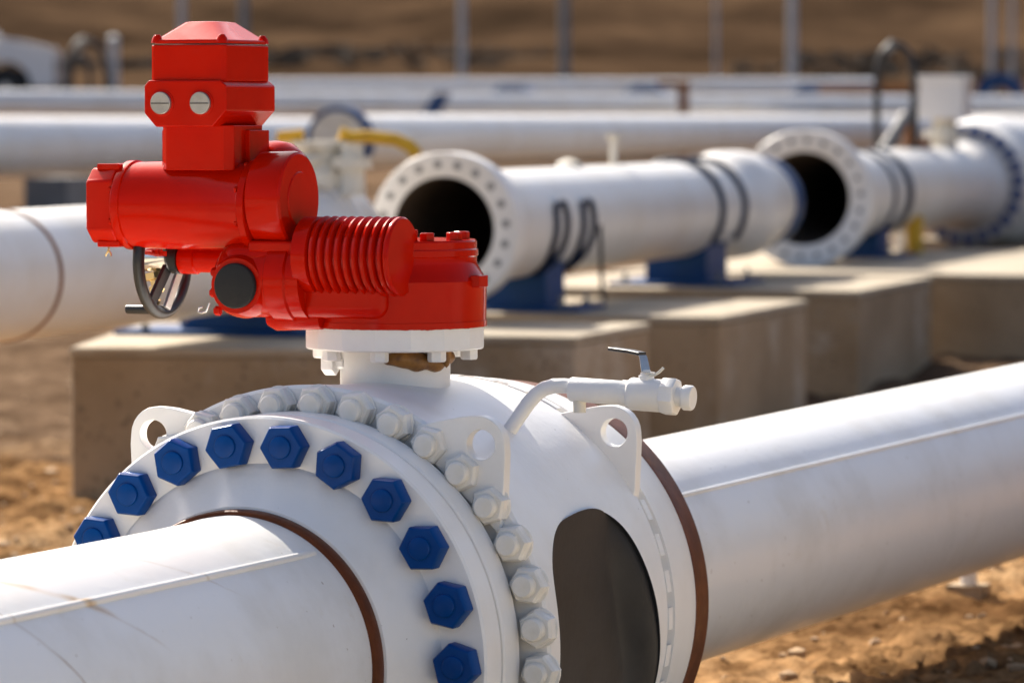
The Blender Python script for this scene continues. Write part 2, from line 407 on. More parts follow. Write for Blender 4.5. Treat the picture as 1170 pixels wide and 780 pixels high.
for A_r,B_r in zip(rings,rings[1:]):
    for i in range(len(A_r)): dish.bm.faces.new((A_r[i],A_r[(i+1)%len(A_r)],B_r[(i+1)%len(A_r)],B_r[i]))
dish.bm.faces.new(rings[-1])
dish.build('recess_plate',M['dark'],bv,smooth=60)
# dark joint line on the near edge of the recess
# rear rust ring
MB().lathe((0,0,0),YA,[(1.250,.36),(1.250,.506),(1.254,.510),(1.335,.510),(1.345,.503),(1.355,.45),(1.365,.32),(1.365,.270)],180,caps=(False,False)).build('closure_ring',M['brown'],bv,smooth=40)
# rear flange with castellated lock segments in the joint groove
seg=None
for k in range(40):
    a=2*PI*k/40
    if seg is None:
        seg=MB().lathe((0,0,0),YA,[(.9865,.515),(.9865,.541),(1.014,.540),(1.017,.537),(1.017,.515),(.9865,.515)],4,caps=(False,False),a0=-.046,a1=.046).build('lock_segment',M['white'],bv,bevel=.0015,world=False)
        seg.location=-VR
    else: copy_at(seg,-VR,bv,(0,a,0))
# body studs with white nuts
nut=None; NN=36
for k in range(NN):
    a=R_(58.1)+2*PI*k/NN
    loc=Vector((.010+.534*math.cos(a),.218,-.012+.534*math.sin(a)))-VR; rot=(0,random.uniform(0,PI/3),0)
    if nut is None:
        b=MB(); rc=.0425; h=.036
        b.lathe((0,0,0),(0,-1,0),[(0,rc*1.02),(.006,rc*1.02),(.0065,rc*.97),(h*.80,rc*.97),(h,rc*.85),(h,0)],6)
        b.lathe((0,0,0),(0,-1,0),[(0,rc*.98),(.005,rc*.98),(.006,rc*.9)],32)
        b.lathe((0,0,0),(0,-1,0),[(h*.9,.0255),(h+.014,.0250),(h+.019,.021),(h+.0195,0)],26)
        nut=b.build('nut',M['white_nut'],bv,bevel=.0015,smooth=30,world=False); nut.location=loc; nut.rotation_euler=rot
    else: copy_at(nut,loc,bv,rot)
# lifting lugs
def lug(y,sx,thick,dx=0.,dz=0.):
    P=[(.235,.44),(.240,.478),(.291,.489),(.340,.499),(.362,.501)]
    for i in range(7):
        t=R_(85-14*i); P.append((.378+.062*math.cos(t),.440+.062*math.sin(t)))
    P+=[(.4415,.42),(.437,.317),(.43,.25)]
    P=[(x*sx,z) for x,z in P]
    # hole: bridge polygon
    hc=(.386*sx,.441); hr=.032
    bm=bmesh.new()
    outer=[bm.verts.new((x,0,z)) for x,z in P]
    inner=[bm.verts.new((hc[0]+hr*math.cos(2*PI*i/28),0,hc[1]+hr*math.sin(2*PI*i/28))) for i in range(28)]
    ed=[bm.edges.new((L[i],L[(i+1)%len(L)])) for L in (outer,inner) for i in range(len(L))]
    bmesh.ops.triangle_fill(bm,use_beauty=True,edges=ed)
    ret=bmesh.ops.extrude_face_region(bm,geom=list(bm.faces))
    for v in [g for g in ret['geom'] if isinstance(g,bmesh.types.BMVert)]: v.co.y+=thick
    for v in bm.verts: v.co+=Vector((dx,y,dz))
    m=MB(); m.bm.free(); m.bm=bm
    return m.build('lifting_lug',M['white'],bv,bevel=.0025,smooth=25)
lug(.204,1,.034,.022,.004); lug(.204,-1,.034,.022,.004); lug(.970,1,.034,.027,-.021); lug(.970,-1,.034,.027,-.021)
# stem neck, mounting flange and its bolts
nk=MB().lathe((0,.68,.50),(0,0,1),[(0,.124),(.02,.1235),(.116,.1235),(.116,0)],96).build('stem_neck',M['white'],bv)
mf=MB().lathe((0,.68,.617),(0,0,1),[(0,.196),(.003,.202),(.052,.202),(.055,.200),(.055,0)],16,phase=PI/16)
mf.bm.verts.ensure_lookup_table()
mfo=mf.build('mounting_flange',M['white'],bv,bevel=.003,smooth=20)
hb=None
for k in range(8):
    a=R_(12+45*k); loc=Vector((.168*math.cos(a),.68+.168*math.sin(a),.618))-VR
    if hb is None:
        hb=MB().lathe((0,0,0),(0,0,-1),[(0,.021),(.021,.021),(.0245,.018),(.0245,0)],6).build('bolt',M['white'],mfo,bevel=.0015,world=False); hb.location=loc
    else: copy_at(hb,loc,mfo,(0,0,random.uniform(0,1)))
# dried grease squeezed out under the flange
g=MB(); pts=[]; rad=[]
for i in range(30):
    t=i/29; a=R_(-78+88*t); r=.128
    pts.append((r*math.cos(a),.68+r*math.sin(a),.596+.004*math.sin(t*9))); rad.append(.006+.022*math.sin(PI*min(1,t*1.02))**.5*(.75+.35*noise.noise(Vector((t*7,1,2)))))
g.tube(pts,.01,14,rad=rad)
g.lathe((.150,.62,.617),(0.02,0,-1),[(0,.012),(.018,.010),(.032,.006),(.038,0)],12)
g.build('dried_grease',M['grease'],nk,smooth=60)
# hex fitting on the left of the neck
ft=MB(); ft.lathe((-.088,.60,.585),(-1,-.05,0),[(0,.013),(.018,.013),(.018,.0155),(.02,.0275),(.046,.0275),(.049,.024),(.049,0)],6)
ft.build('grease_fitting',M['white'],nk,bevel=.002,smooth=25)
# small pads beside the lug and stain welds
MB().cyl((.475,.60,.49),(.475,.60,.525),.014,seg=20).build('valve_rest',M['cream'],bv)

# ------------------------------------------------------------------ bleed valve on the body
bl=thing('bleed_valve',(.33,.6,.45),'small white bleed ball valve with a short lever on a bent tube','valve')
pts=[]
A=[(.295,.425),(.326,.469),(.355,.508),(.374,.528),(.392,.540),(.414,.5465),(.44,.5475),(.47,.5465)]
MB().tube([(x,.6,z) for x,z in A],.0165,20).build('bent_tube',M['white'],bl,smooth=60)
ax=Vector((1,0,-.045)).normalized(); o0=Vector((.455,.6,.5405))
MB().lathe(o0,ax,[(0,.018),(0,.0255),(.003,.0268),(.118,.0268),(.120,.0262),(.121,.0285),(.135,.0285),(.137,.0285)],40,caps=(True,True)).build('nipple',M['white'],bl)
vb=MB(); vb.lathe(o0,ax,[(.136,.030),(.140,.0345),(.146,.0358),(.215,.0358),(.220,.034),(.222,.031)],40)
vb.lathe(o0,ax,[(.215,.0395),(.219,.0415),(.243,.0415),(.247,.039)],8,phase=.2)
vb.build('valve_body',M['white'],bl,bevel=.0012)
pl=MB(); pl.lathe(o0,ax,[(.245,.021),(.262,.021),(.262,.0255),(.265,.0275),(.280,.0275),(.284,.025),(.284,0)],28)
pl.build('end_plug',M['white'],bl,bevel=.001)
stem=o0+ax*.176
b=MB(); b.lathe((stem.x,.6,stem.z+.030),(0,0,1),[(0,.017),(.012,.017),(.013,.013),(.018,.013),(.018,0)],24); b.lathe((stem.x,.6,stem.z+.046),(0,0,1),[(0,.009),(.008,.009),(.008,0)],6)
b.build('stem',M['white'],bl)
lv=MB(); zt=stem.z+.047
LU,LV=Vector((.82,-.57,0)),Vector((.57,.82,0)); LO=Vector((stem.x,.6,zt))
def strip(m_,rows,th): m_.loft([[LO+LU*(x_+(h if vert else 0))+LV*w+Vector((0,0,z_+(0 if vert else h))) for w,h in ((-wd,0),(wd,0),(wd,th),(-wd,th))] for x_,z_,wd,vert in rows])
strip(lv,[(.016,0,.012,0),(.002,0,.012,0),(-.004,.004,.0115,1),(-.014,.034,.010,1),(-.020,.040,.0095,0),(-.09,.043,.009,0)],.003)
lev=lv.build('lever',M['silver'],bl,bevel=.0006)
gp=MB(); strip(gp,[(-.015,.037,.0105,0),(-.06,.0405,.0115,0),(-.135,.043,.0115,0)],.0075)
gp.build('lever_grip',M['black'],lev,bevel=.002)
MB().tube([(stem.x+.012,.59,zt-.004),(stem.x+.026,.585,zt-.002),(stem.x+.036,.583,zt+.004),(stem.x+.046,.582,zt+.013)],.0032,8).build('lock_tab',M['cream'],bl)

# ------------------------------------------------------------------ electric actuator
AR=Vector((0,.68,.672))
ac=thing('valve_actuator',AR,'bright red electric actuator with handwheel mounted on top of the white valve','actuator')
RD=M['red']
XA=(1,0,0); YM=.5
# gear case
gc=MB()
gc.lathe((0,.68,.6725),(0,0,1),[(0,.204),(.082,.205),(.088,.207),(.098,.207),(.101,.205),(.118,.193),(.135,.184),(.140,.183),(.150,.183),(.153,.186),(.166,.186),(.169,.183),(.184,.183),(.188,.180),(.188,0)],96)
gc.build('gear_case',RD,ac,smooth=32)
b=MB(); b.box((-.265,.452,.690),(.07,.66,.782)); b.build('gear_case_skirt',RD,ac,bevel=.032,seg=5)
# cap screws and lugs of gear case
sc=None
for a in (-70,-38,-5,30,100,160,215,250):
    loc=Vector((.150*math.cos(R_(a)),.68+.150*math.sin(R_(a)),.860))-AR
    if sc is None:
        sc=MB().lathe((0,0,0),(0,0,1),[(0,.018),(.016,.018),(.018,.016),(.018,0)],6).build('cap_screw',RD,ac,bevel=.0012,world=False); sc.location=loc
    else: copy_at(sc,loc,ac,(0,0,random.uniform(0,1)))
MB().box((.198,.64,.757),(.222,.69,.784)).build('case_ear',RD,ac,bevel=.003)
MB().box((-.02,.49,.852),(.075,.53,.868)).build('cover_rib',RD,ac,bevel=.004)
# finned worm shaft housing
fn=MB(); prof=[(-.125,.080),(-.124,.085),(-.090,.0855),(-.087,.080)]
x=-.085
for i in range(9):
    prof+=[(x,.072),(x+.004,.085),(x+.010,.0875),(x+.0135,.084),(x+.016,.073)]; x+=.0205
prof+=[(x-.004,.084),(x,.0868),(x+.006,.0868),(x+.010,.083),(x+.0105,0)]
fn.lathe((0,YM-.02,.829),XA,prof,72).build('finned_housing',RD,ac,smooth=40)
# main housing under motor
mh=MB(); mh.lathe((0,YM,.775),XA,[(-.335,0),(-.333,.06),(-.318,.077),(-.30,.084),(-.255,.086),(-.235,.084),(-.20,.088),(-.196,.094),(-.150,.095),(-.146,.09),(-.115,.09),(-.115,0)],64)
mh.build('worm_housing',RD,ac,smooth=45)
b=MB(); b.box((-.315,.43,.70),(-.11,.66,.86)); b.build('housing_block',RD,ac,bevel=.035,seg=5)
b=MB(); b.box((-.245,.43,.835),(-.135,.60,.862)); b.build('motor_saddle',RD,ac,bevel=.008,seg=3)
b=MB(); b.lathe((-.225,.50,.69),(1,0,0),[(0,0),(.0,.02),(.02,.03),(.13,.025),(.14,0)],24); b.build('drain_boss',RD,ac,smooth=50)
bs=MB(); bs.lathe((-.265,.46,.762),(0,-1,0),[(0,.074),(.025,.070),(.040,.064),(.046,.061),(.046,0)],48); bo_=bs.build('end_boss',RD,ac,smooth=40)
MB().lathe((-.265,.414,.762),(0,-1,0),[(0,.050),(.008,.050),(.011,.048),(.012,.046),(.012,0)],56).build('end_cap',M['blackmatte'],bo_,smooth=40)
# two small housing screws and an eye clip
for (x_,z_) in ((-.335,.79),(-.338,.745),(-.328,.705)):
    MB().lathe((x_+.012,.44,z_),(-1,0,0),[(0,.011),(.012,.011),(.015,.008),(.015,0)],6).build('housing_screw',RD,ac,bevel=.001)
MB().tube([(-.338,.43,.722),(-.342,.43,.712),(-.347,.43,.703),(-.357,.43,.700),(-.366,.43,.702),(-.364,.43,.711),(-.355,.43,.713)],.0025,8).build('wire_clip',M['silver'],ac)
HX,HY=-.038,.595
# handwheel shaft
MB().lathe((HX,HY,.812),XA,[(-.452,0),(-.452,.030),(-.449,.033),(-.412,.033),(-.409,.029),(-.33,.029),(-.33,0)],40).build('shaft_boss',RD,ac,smooth=40)
WC=Vector((HX-.500,HY,.809))
hw=MB(); pts=[(WC.x,WC.y+.119*math.cos(2*PI*i/64),WC.z+.119*math.sin(2*PI*i/64)) for i in range(64)]
hw.tube(pts,.0135,16,closed=True); hwo=hw.build('handwheel',M['black'],ac,smooth=60)
MB().lathe((HX,HY,.815),XA,[(-.545,0),(-.545,.028),(-.541,.031),(-.475,.031),(-.470,.03),(-.470,0)],40).build('clutch_knob',M['chrome'],hwo,smooth=40)
MB().lathe((HX,HY,.815),XA,[(-.472,.026),(-.472,.036),(-.452,.036),(-.452,.026)],40).build('hub',M['black'],hwo,smooth=40)
b=MB()
for a in (-122,-2,118):
    d=Vector((0,math.cos(R_(a)),math.sin(R_(a)))); e=Vector((1,0,0)); w=d.cross(e)
    p=Vector((HX-.480,HY,.816))+d*.02; q=WC+d*.116
    b.loft([[c+e*i*.005+w*j*.016 for i,j in ((-1,-1),(1,-1),(1,1),(-1,1))] for c in (p,q)])
b.build('spokes',M['black'],hwo,bevel=.002)
b=MB(); d=Vector((0,-.35,-.93)).normalized(); e=Vector((1,0,0)); w=d.cross(e); p=Vector((HX-.462,HY+.02,.80)); q=p+d*.105+e*-.02
b.loft([[c+e*i*.004+w*j*.013 for i,j in ((-1,-1),(1,-1),(1,1),(-1,1))] for c in (p,q)])
b.build('clutch_lever',M['silver'],hwo,bevel=.001)
b=MB(); b.lathe((HX-.525,HY,.782),(0.25,0,-1),[(0,.022),(.016,.022),(.018,.012),(.03,.012),(.031,.019),(.046,.019),(.05,.014),(.05,0)],6)
b.lathe((HX-.52,HY,.735),(0.2,0,-1),[(0,.006),(.018,.012),(.026,.006),(.03,0)],10)
b.build('padlock',M['brass'],hwo,bevel=.0015)
MB().lathe((HX-.488,HY,.697),(-1,0,0),[(0,.006),(.004,.0105),(.10,.0105),(.104,.009),(.104,0)],20).build('crank_handle',M['black'],hwo,smooth=40)
# motor
mo=MB(); mo.lathe((0,YM,.936),XA,[(-.572,0),(-.572,.098),(-.568,.1005),(-.552,.1005),(-.550,.0965),(-.544,.0965),(-.46,.0985),(-.262,.0985),(-.258,.1015),(-.256,.1045),(-.241,.1045),(-.238,.100),(-.238,0)],96)
mto=mo.build('motor',RD,ac,smooth=38)
b=MB()
def sq(x,h,c): return [(x,YM+y,.936+z) for y,z in ((-h+c,-h),(h-c,-h),(h,-h+c),(h,h-c),(h-c,h),(-h+c,h),(-h,h-c),(-h,-h+c))]
b.loft([sq(-.571,.086,.03),sq(-.634,.084,.03),sq(-.641,.080,.028),sq(-.644,.05,.02)])
b.build('motor_cover',RD,mto,bevel=.006,seg=3)
for z_ in (1,-1):
    for yy in (-.045,.045):
        b=MB(); b.box((-.622,YM+yy-.018,.936+z_*.086-.007),(-.566,YM+yy+.018,.936+z_*.086+.007)); b.build('cover_lug',RD,mto,bevel=.003)
MB().tube([(-0.603,YM-.045,.848),(-0.601,YM-.045,.838),(-0.607,YM-.045,.828),(-0.610,YM-.045,.822)],.0024,6).tube([(-0.599,YM-.045,.848),(-0.603,YM-.045,.836),(-0.597,YM-.045,.828),(-0.596,YM-.045,.822)],.0024,6).build('wire_seal',M['brass'],mto)
cp=MB(); cp.lathe((0,YM,.951),XA,[(-.238,.100),(-.234,.105),(-.162,.107),(-.155,.105),(-.151,.100),(-.1505,.062),(-.148,.060),(-.148,0)],96)
cp.build('gearbox_cap',RD,ac,smooth=30)
b=MB(); b.lathe((0,.655,.975),XA,[(-.42,0),(-.42,.085),(-.41,.10),(-.275,.105),(-.25,.10),(-.225,.08),(-.215,.05),(-.212,0)],64)
b.build('rear_cover',RD,ac,smooth=50)
b=MB(); b.box((-.52,.50,.90),(-.20,.66,1.0)); b.build('rear_body',RD,ac,bevel=.03,seg=4)
ms=None
for (x_,r_) in ((-.562,.092),(-.2485,.0975)):
    for k in range(8):
        a=R_(22.5+45*k); loc=Vector((x_-.0105,YM+r_*math.cos(a),.936+r_*math.sin(a)))-AR
        if ms is None:
            ms=MB().lathe((0,0,0),(-1,0,0),[(0,.0075),(.006,.0075),(.007,.006),(.007,0)],6).build('ring_screw',RD,mto,world=False); ms.location=loc
        else: copy_at(ms,loc,mto)
pe=MB(); n_=220; rr=[]
for k in range(n_):
    a=2*PI*k/n_; d=.0045*noise.noise(Vector((math.cos(a)*9,math.sin(a)*9,2)))+.003*noise.noise(Vector((math.cos(a)*26,math.sin(a)*26,5)))
    c_,s_=math.cos(a),math.sin(a)
    rr.append([(.2025*c_,.68+.2025*s_,.667-d*.4+min(0,d)*.6),(.2050*c_,.68+.2050*s_,.668-d*.4+min(0,d)*.6),(.2060*c_,.68+.2060*s_,.681),(.2025*c_,.68+.2025*s_,.682)])
pe.loft([[r[j] for r in rr] for j in range(4)],cap=False)
pe.build('paint_edge',RD,ac,smooth=40)
# head: neck, terminal box with chamfered corners, upper box and lid
def octo(x0,x1,y0,y1,z,c):
    return [(x0+c,y0,z),(x1-c,y0,z),(x1,y0+c,z),(x1,y1-c,z),(x1-c,y1,z),(x0+c,y1,z),(x0,y1-c,z),(x0,y0+c,z)]
hd=MB(); hd.loft([octo(-.459,-.283,.425,.605,1.015,.018),octo(-.459,-.283,.425,.605,1.115,.018)])
hd.build('head_neck',RD,ac,bevel=.0025)
for lo_,hi_ in (((-.295,.50,1.02),(-.272,.60,1.104)),((-.470,.46,1.02),(-.445,.60,1.104))): MB().box(lo_,hi_).build('head_rib',RD,ac,bevel=.002)
tb=MB()
fx0,fx1,zb,zt_=-.478,-.276,1.111,1.214
P=[(fx0+.028,zb),(fx1-.034,zb),(fx1,zb+.036),(fx1,zt_-.012),(fx1-.014,zt_),(fx0+.011,zt_),(fx0,zt_-.012),(fx0,zb+.030)]
tb.prism(P,(0,.39,0),(1,0,0),(0,0,1),(0,.25,0))
tbo=tb.build('terminal_box',RD,ac,bevel=.004,seg=3)
for px_ in (-.434,-.337):
    b=MB(); b.lathe((px_,.391,1.1635),(0,-1,0),[(0,.030),(.0025,.030),(.003,.027),(.0035,0)],40); rg=b.build('plug_seat',RD,tbo)
    b=MB(); b.lathe((px_,.388,1.1635),(0,-1,0),[(0,.0245),(.006,.0245),(.0075,.0230),(.0075,0)],40)
    pg=b.build('blanking_plug',M['steel'],tbo,smooth=30)
    MB().box((px_-.022,.3792,1.1622),(px_+.022,.3802,1.1642)).build('slot',M['dark'],pg)
ub=MB(); ub.loft([octo(-.469,-.284,.40,.632,1.212,.010),octo(-.469,-.284,.40,.632,1.292,.010)])
ub.build('switch_box',RD,ac,bevel=.003,seg=3)
ld=MB(); ld.loft([octo(-.466,-.287,.402,.630,1.2945,.012),octo(-.466,-.287,.402,.630,1.303,.012),octo(-.462,-.291,.407,.625,1.3045,.014),octo(-.418,-.335,.462,.57,1.343,.014),octo(-.41,-.343,.47,.56,1.3445,.012)])
ldo=ld.build('lid',RD,ac,bevel=.004,seg=3)
for x_ in (-.456,-.297):
    for y_ in (.413,.619):
        b=MB(); b.lathe((x_,y_,1.296),(0,0,1),[(0,.014),(.010,.012),(.016,.008),(.019,.006),(.019,0)],12); b.build('lid_lug',RD,ldo,bevel=.001,smooth=50)

# ------------------------------------------------------------------ background pipe rack
VPX=2000
BDIR=(RT*((VPX-585)/F)+FH*1.0).normalized(); BYAW=math.atan2(-BDIR.x,BDIR.y)
CD=BDIR.dot(FW)
def tz(z,z0): return (z-z0)/CD
def ring_bolts(parent,R,t,n,mesh_fn,name,m):
    o=None
    for k in range(n):
        a=2*PI*(k+.3)/n; loc=(R*math.cos(a),t,R*math.sin(a))
        if o is None: o=mesh_fn().build(name,m,parent,world=False); o.location=loc
        else: copy_at(o,loc,parent)
# open ended line: first spool
W=M['white_old']
P1=at(507,262,20.)
s1=thing('flanged_pipe',P1,'white pipe spool with an open flanged mouth right behind the red actuator','pipe','open pipe spools on the concrete plinths',BYAW)
MB().lathe((0,0,0),YA,[(0,.24),(.15,.26),(.15,.262),(6.6,.262)],72,caps=(False,False)).build('pipe_wall',W,s1,world=False)
f1=MB().lathe((0,0,0),YA,[(.002,.24),(.0,.243),(.0,.349),(.006,.352),(.145,.352),(.152,.346),(.152,.32),(.30,.27),(.36,.262)],96,caps=(False,False)).build('flange',W,s1,world=False)
ring_bolts(f1,.297,.001,20,lambda:MB().lathe((0,0,0),(0,-1,0),[(-.002,.019),(.003,.019),(.0035,0)],14),'bolt_hole',M['holegrey'])
MB().lathe((0,0,0),YA,[(.003,.243),(.003,.238),(1.2,.238),(3.5,.238),(3.5,0)],64,caps=(False,False)).build('bore',M['bore'],s1,world=False)
MB().lathe((0,0,0),YA,[(5.35,.262),(5.55,.30),(5.6,.315),(6.0,.315),(6.15,.29),(6.2,.265)],72,caps=(False,False)).build('collar',W,s1,world=False)
MB().lathe((0,0,0),YA,[(6.45,.263),(6.45,.275),(6.62,.275),(6.62,0)],72,caps=(False,False)).build('end_cap',M['blue_bg'],s1,world=False)
MB().cyl((0,3.1,.25),(0,3.1,.40),.02,seg=16).lathe((0,3.1,.40),(0,0,1),[(0,.035),(.02,.035),(.02,0)],16).build('vent_stub',M['cream'],s1,world=False)
MB().lathe((0,2.2,.25),(0,0,1),[(0,.07),(.03,.06),(.05,.02),(.05,0)],14).build('pad',M['cream'],s1,world=False)
# second spool
t2=tz(27.6,20.); P2=P1+BDIR*t2
s2=thing('flanged_pipe',P2,'white pipe spool with an open flanged mouth farther right, under the white cap','pipe','open pipe spools on the concrete plinths',BYAW)
MB().lathe((0,0,0),YA,[(.13,.37),(.25,.31),(.4,.292),(6.0,.292)],72,caps=(False,False)).build('pipe_wall',W,s2,world=False)
f2=MB().lathe((0,0,0),YA,[(.002,.295),(0,.298),(0,.428),(.006,.432),(.13,.432),(.138,.425),(.138,.37)],96,caps=(False,False)).build('flange',W,s2,world=False)
ring_bolts(f2,.365,.001,22,lambda:MB().lathe((0,0,0),(0,-1,0),[(-.002,.020),(.003,.020),(.0035,0)],14),'bolt_hole',M['holegrey'])
MB().lathe((0,0,0),YA,[(.003,.298),(.003,.292),(.16,.292),(.5,.235),(3.5,.235),(3.5,0)],64,caps=(False,False)).build('bore',M['bore'],s2,world=False)
for t_,w_ in ((1.5,.08),(1.95,.20)): MB().tubewall((0,0,0),YA,t_,t_+w_,.306,.28).build('strap',M['strap'],s2,world=False)
f3=MB().lathe((0,0,0),YA,[(5.5,.292),(5.85,.34),(5.9,.36),(5.9,.46),(6.15,.46),(6.15,.44),(6.2,.44),(6.2,.46),(6.38,.46),(6.4,.36)],96,caps=(False,False)).build('end_flange',W,s2,world=False)
ring_bolts(f3,.410,5.90,24,lambda:MB().lathe((0,0,0),(0,-1,0),[(0,.043),(.05,.043),(.05,.022),(.07,.02),(.07,0)],6),'bolt',M['blue'])
MB().lathe((0,0,0),YA,[(6.4,.36),(6.5,.45),(6.8,.52),(7.3,.53),(7.9,.52),(8.2,.45),(8.3,.36),(8.3,.26),(14,.26)],72,caps=(False,False)).build('valve_body',W,s2,world=False)
hx=tz(32.4,27.6)
MB().cyl((0,hx,.27),(0,hx,.50),.10,.085,seg=28).lathe((0,hx,.36),(0,0,1),[(0,.15),(.05,.15),(.05,0)],28).build('stem_pipe',M['cream'],s2,world=False)
MB().lathe((0,hx,.50),(0,0,1),[(0,.235),(.27,.235),(.275,.25),(.31,.25),(.315,.245),(.315,0)],4,phase=PI/4).build('stem_cap',W,s2,bevel=.01,world=False)
MB().cyl((-.05,hx-2.2,.25),(-.12,hx-.9,.52),.045,.05,seg=16).build('hand_lever',M['hose'],s2,world=False)
MB().cyl((0.02,hx-.95,.28),(.02,hx-.95,.36),.05,seg=16).cyl((-.1,hx-.85,.3),(-.1,hx-.85,.56),.05,seg=16).build('rusty_fitting',M['rust'],s2,world=False)

# left line on the first plinth
PB=at(0,315,16.2)
sB=thing('flanged_pipe',PB,'white pipe at the left edge with a dark weld ring, passing behind the red motor','pipe','open pipe spools on the concrete plinths',BYAW)
tE=tz(19.55,16.2)
MB().lathe((0,0,0),YA,[(-9,.243),(-3,.243),(0,.243),(tE,.243)],96,caps=(False,False)).build('pipe_wall',W,sB,world=False)
MB().lathe((0,0,0),YA,[(-.02,.240),(-.012,.2475),(.012,.2475),(.02,.240)],96,caps=(False,False)).build('weld_ring',M['rust'],sB,world=False)
MB().lathe((0,0,0),YA,[(tE-.35,.243),(tE-.2,.28),(tE-.08,.30),(tE-.07,.335),(tE+.06,.335),(tE+.06,.31),(tE+.09,.31),(tE+.09,.335),(tE+.2,.335),(tE+.2,0)],80,caps=(False,False)).build('end_flange',W,sB,world=False)
MB().lathe((.08,tE,.28),(0,0,1),[(0,.15),(.06,.14),(.10,.10),(.16,.10),(.17,.13),(.20,.13),(.20,0)],24).build('bonnet',M['cream'],sB,world=False)
yb=MB().tube([(.17,tE+.05,.515),(.22,tE+.07,.495),(.28,tE+.1,.50),(.40,tE+.15,.485),(.47,tE+.15,.455),(.50,tE+.15,.42)],.030,10)
yb.build('yellow_handle',M['yellow'],sB,world=False)
MB().prism([(-.06,0),(.06,.01),(.06,-.05),(-.06,-.055)],(-.02,tE-.1,.525),(1,0,0),(0,0,1),(0,.05,0)).build('yellow_bar',M['yellow'],sB,bevel=.01,world=False)
MB().cyl((.26,tE-.05,.24),(.26,tE-.05,.47),.06,.05,seg=16).lathe((.26,tE-.05,.36),(0,0,1),[(0,.09),(.05,.09),(.05,0)],16).build('side_bonnet',M['cream'],sB,world=False)
MB().cyl((-.02,tE-.3,.36),(.22,tE+.1,.44),.03,seg=12).build('cross_bar',M['cream'],sB,world=False)

# pipe supports
def saddle(name,loc,rad,label,wide=.42,length=.34,straps=True,straploops=False,h0=.20):
    o=thing(name,Vector((loc.x,loc.y,h0+.0)),label,'pipe support','blue pipe supports on the plinths',BYAW)
    ch=loc.z-h0
    MB().box((-wide*.85,-length*.8,0),(wide*.85,length*.8,.022)).build('base_plate',M['blue_bg'],o,bevel=.004,world=False)
    n=14; arc=[(rad*1.01*math.sin(t),ch-rad*1.01*math.cos(t)) for t in [R_(-46+92*i/n) for i in range(n+1)]]
    poly=[(-wide*.42,.022),(wide*.42,.022),(arc[-1][0]*.9,arc[-1][1]-.02)]+arc[::-1]+[(arc[0][0]*.9,arc[0][1]-.02)]
    MB().prism(poly,(0,-length*.5,0),(1,0,0),(0,0,1),(0,length,0)).build('saddle',M['blue_bg'],o,bevel=.004,world=False,smooth=30)
    bo=None
    for x_ in (-.75,.75):
        for y_ in (-.7,.7):
            l=(wide*.85*x_,length*y_,.022)
            if bo is None: bo=MB().lathe((0,0,0),(0,0,1),[(0,.02),(.02,.02),(.02,.011),(.06,.011),(.06,0)],6).build('anchor_bolt',M['darkgrey'],o,world=False); bo.location=l
            else: copy_at(bo,l,o)
    if straps:
        for y_ in (-length*.55,length*.55):
            pts=[(rad*1.035*math.cos(t),y_,ch+rad*1.035*math.sin(t)) for t in [R_(-40+260*i/40) for i in range(41)]]
            MB().tube(pts,.022,8).build('strap',M['strap'],o,world=False)
    if straploops:
        for y_ in (-.34,.16):
            pts=[(rad*1.06*math.cos(R_(a)),y_+.12*max(0,(-20-a)/42),ch+rad*1.06*math.sin(R_(a))) for a in range(-62,16,6)]
            pts+=[(rad*1.09*math.cos(R_(k)),y_+d,ch+rad*1.09*math.sin(R_(k))) for k,d in ((20,.03),(23,.10),(20,.17))]
            pts+=[(rad*1.06*math.cos(R_(a)),y_+.2-.04*max(0,(-20-a)/42),ch+rad*1.06*math.sin(R_(a))) for a in range(14,-64,-6)]
            MB().tube(pts,.014,8).build('u_bolt',M['strap'],o,world=False)
        MB().tube([(rad*1.1,.42,ch-.02),(rad*1.12,.42,ch-.2),(rad*1.15,.42,ch-.36),(rad*1.2,.42,.03)],.011,6).build('tie_wire',M['hose'],o,world=False)
    return o
saddle('pipe_support',P1+BDIR*1.3,.262,'blue steel saddle with loose U-bolts under the first open mouth',straps=False,straploops=True)
saddle('pipe_support',P1+BDIR*4.75,.262,'blue steel saddle with two dark straps in the middle of the first spool',length=.5)
saddle('pipe_support',P2+BDIR*1.7,.294,'blue steel saddle just behind the second open mouth',straps=False)
saddle('pipe_support',P2+BDIR*7.4,.5,'blue steel saddle at the right edge below the bolted flange',wide=.6,straps=False)
saddle('pipe_support',PB+BDIR*tz(18.9,16.2),.243,'blue steel saddle on the leftmost plinth below the red actuator',wide=.62,straps=False)

# concrete plinths along the line
def plinth(c_,t0,t1,wl,wr,label,top=.20,twist=0.):
    o=thing('concrete_plinth',Vector((c_.x,c_.y,-.55)),label,'plinth','concrete plinths under the pipe rack',BYAW+twist)
    MB().box((-wl,t0,0),(wr,t1,top+.51)).build('block',M['concrete'],o,bevel=.012,world=False)
    MB().box((-wl-.006,t0-.006,top+.51),(wr+.006,t1+.006,top+.55)).build('lit_top_band',M['lit_top'],o,bevel=.012,world=False)  # light edge band spread over the whole top, sunlight painted in
    return o
base=P1
def onaxis(z,P=P1,z0=20.): return P+BDIR*tz(z,z0)
TW=R_(30)
pb=PB+BDIR*tz(18.7,16.2)
plinth(pb,-.95,1.3,.56,.62,'weathered concrete plinth at the left under the red actuator',twist=R_(13))
plinth(P1,tz(18.9,20.),tz(20.15,20.),.86,.93,'weathered concrete plinth behind the small bleed valve')
plinth(P1,tz(20.8,20.),tz(22.7,20.),.95,1.10,'stained concrete plinth carrying the saddle under the first open mouth')
plinth(P1,tz(23.9,20.),tz(26.0,20.),.95,1.12,'pale sided concrete plinth carrying the saddle in the middle of the first spool')
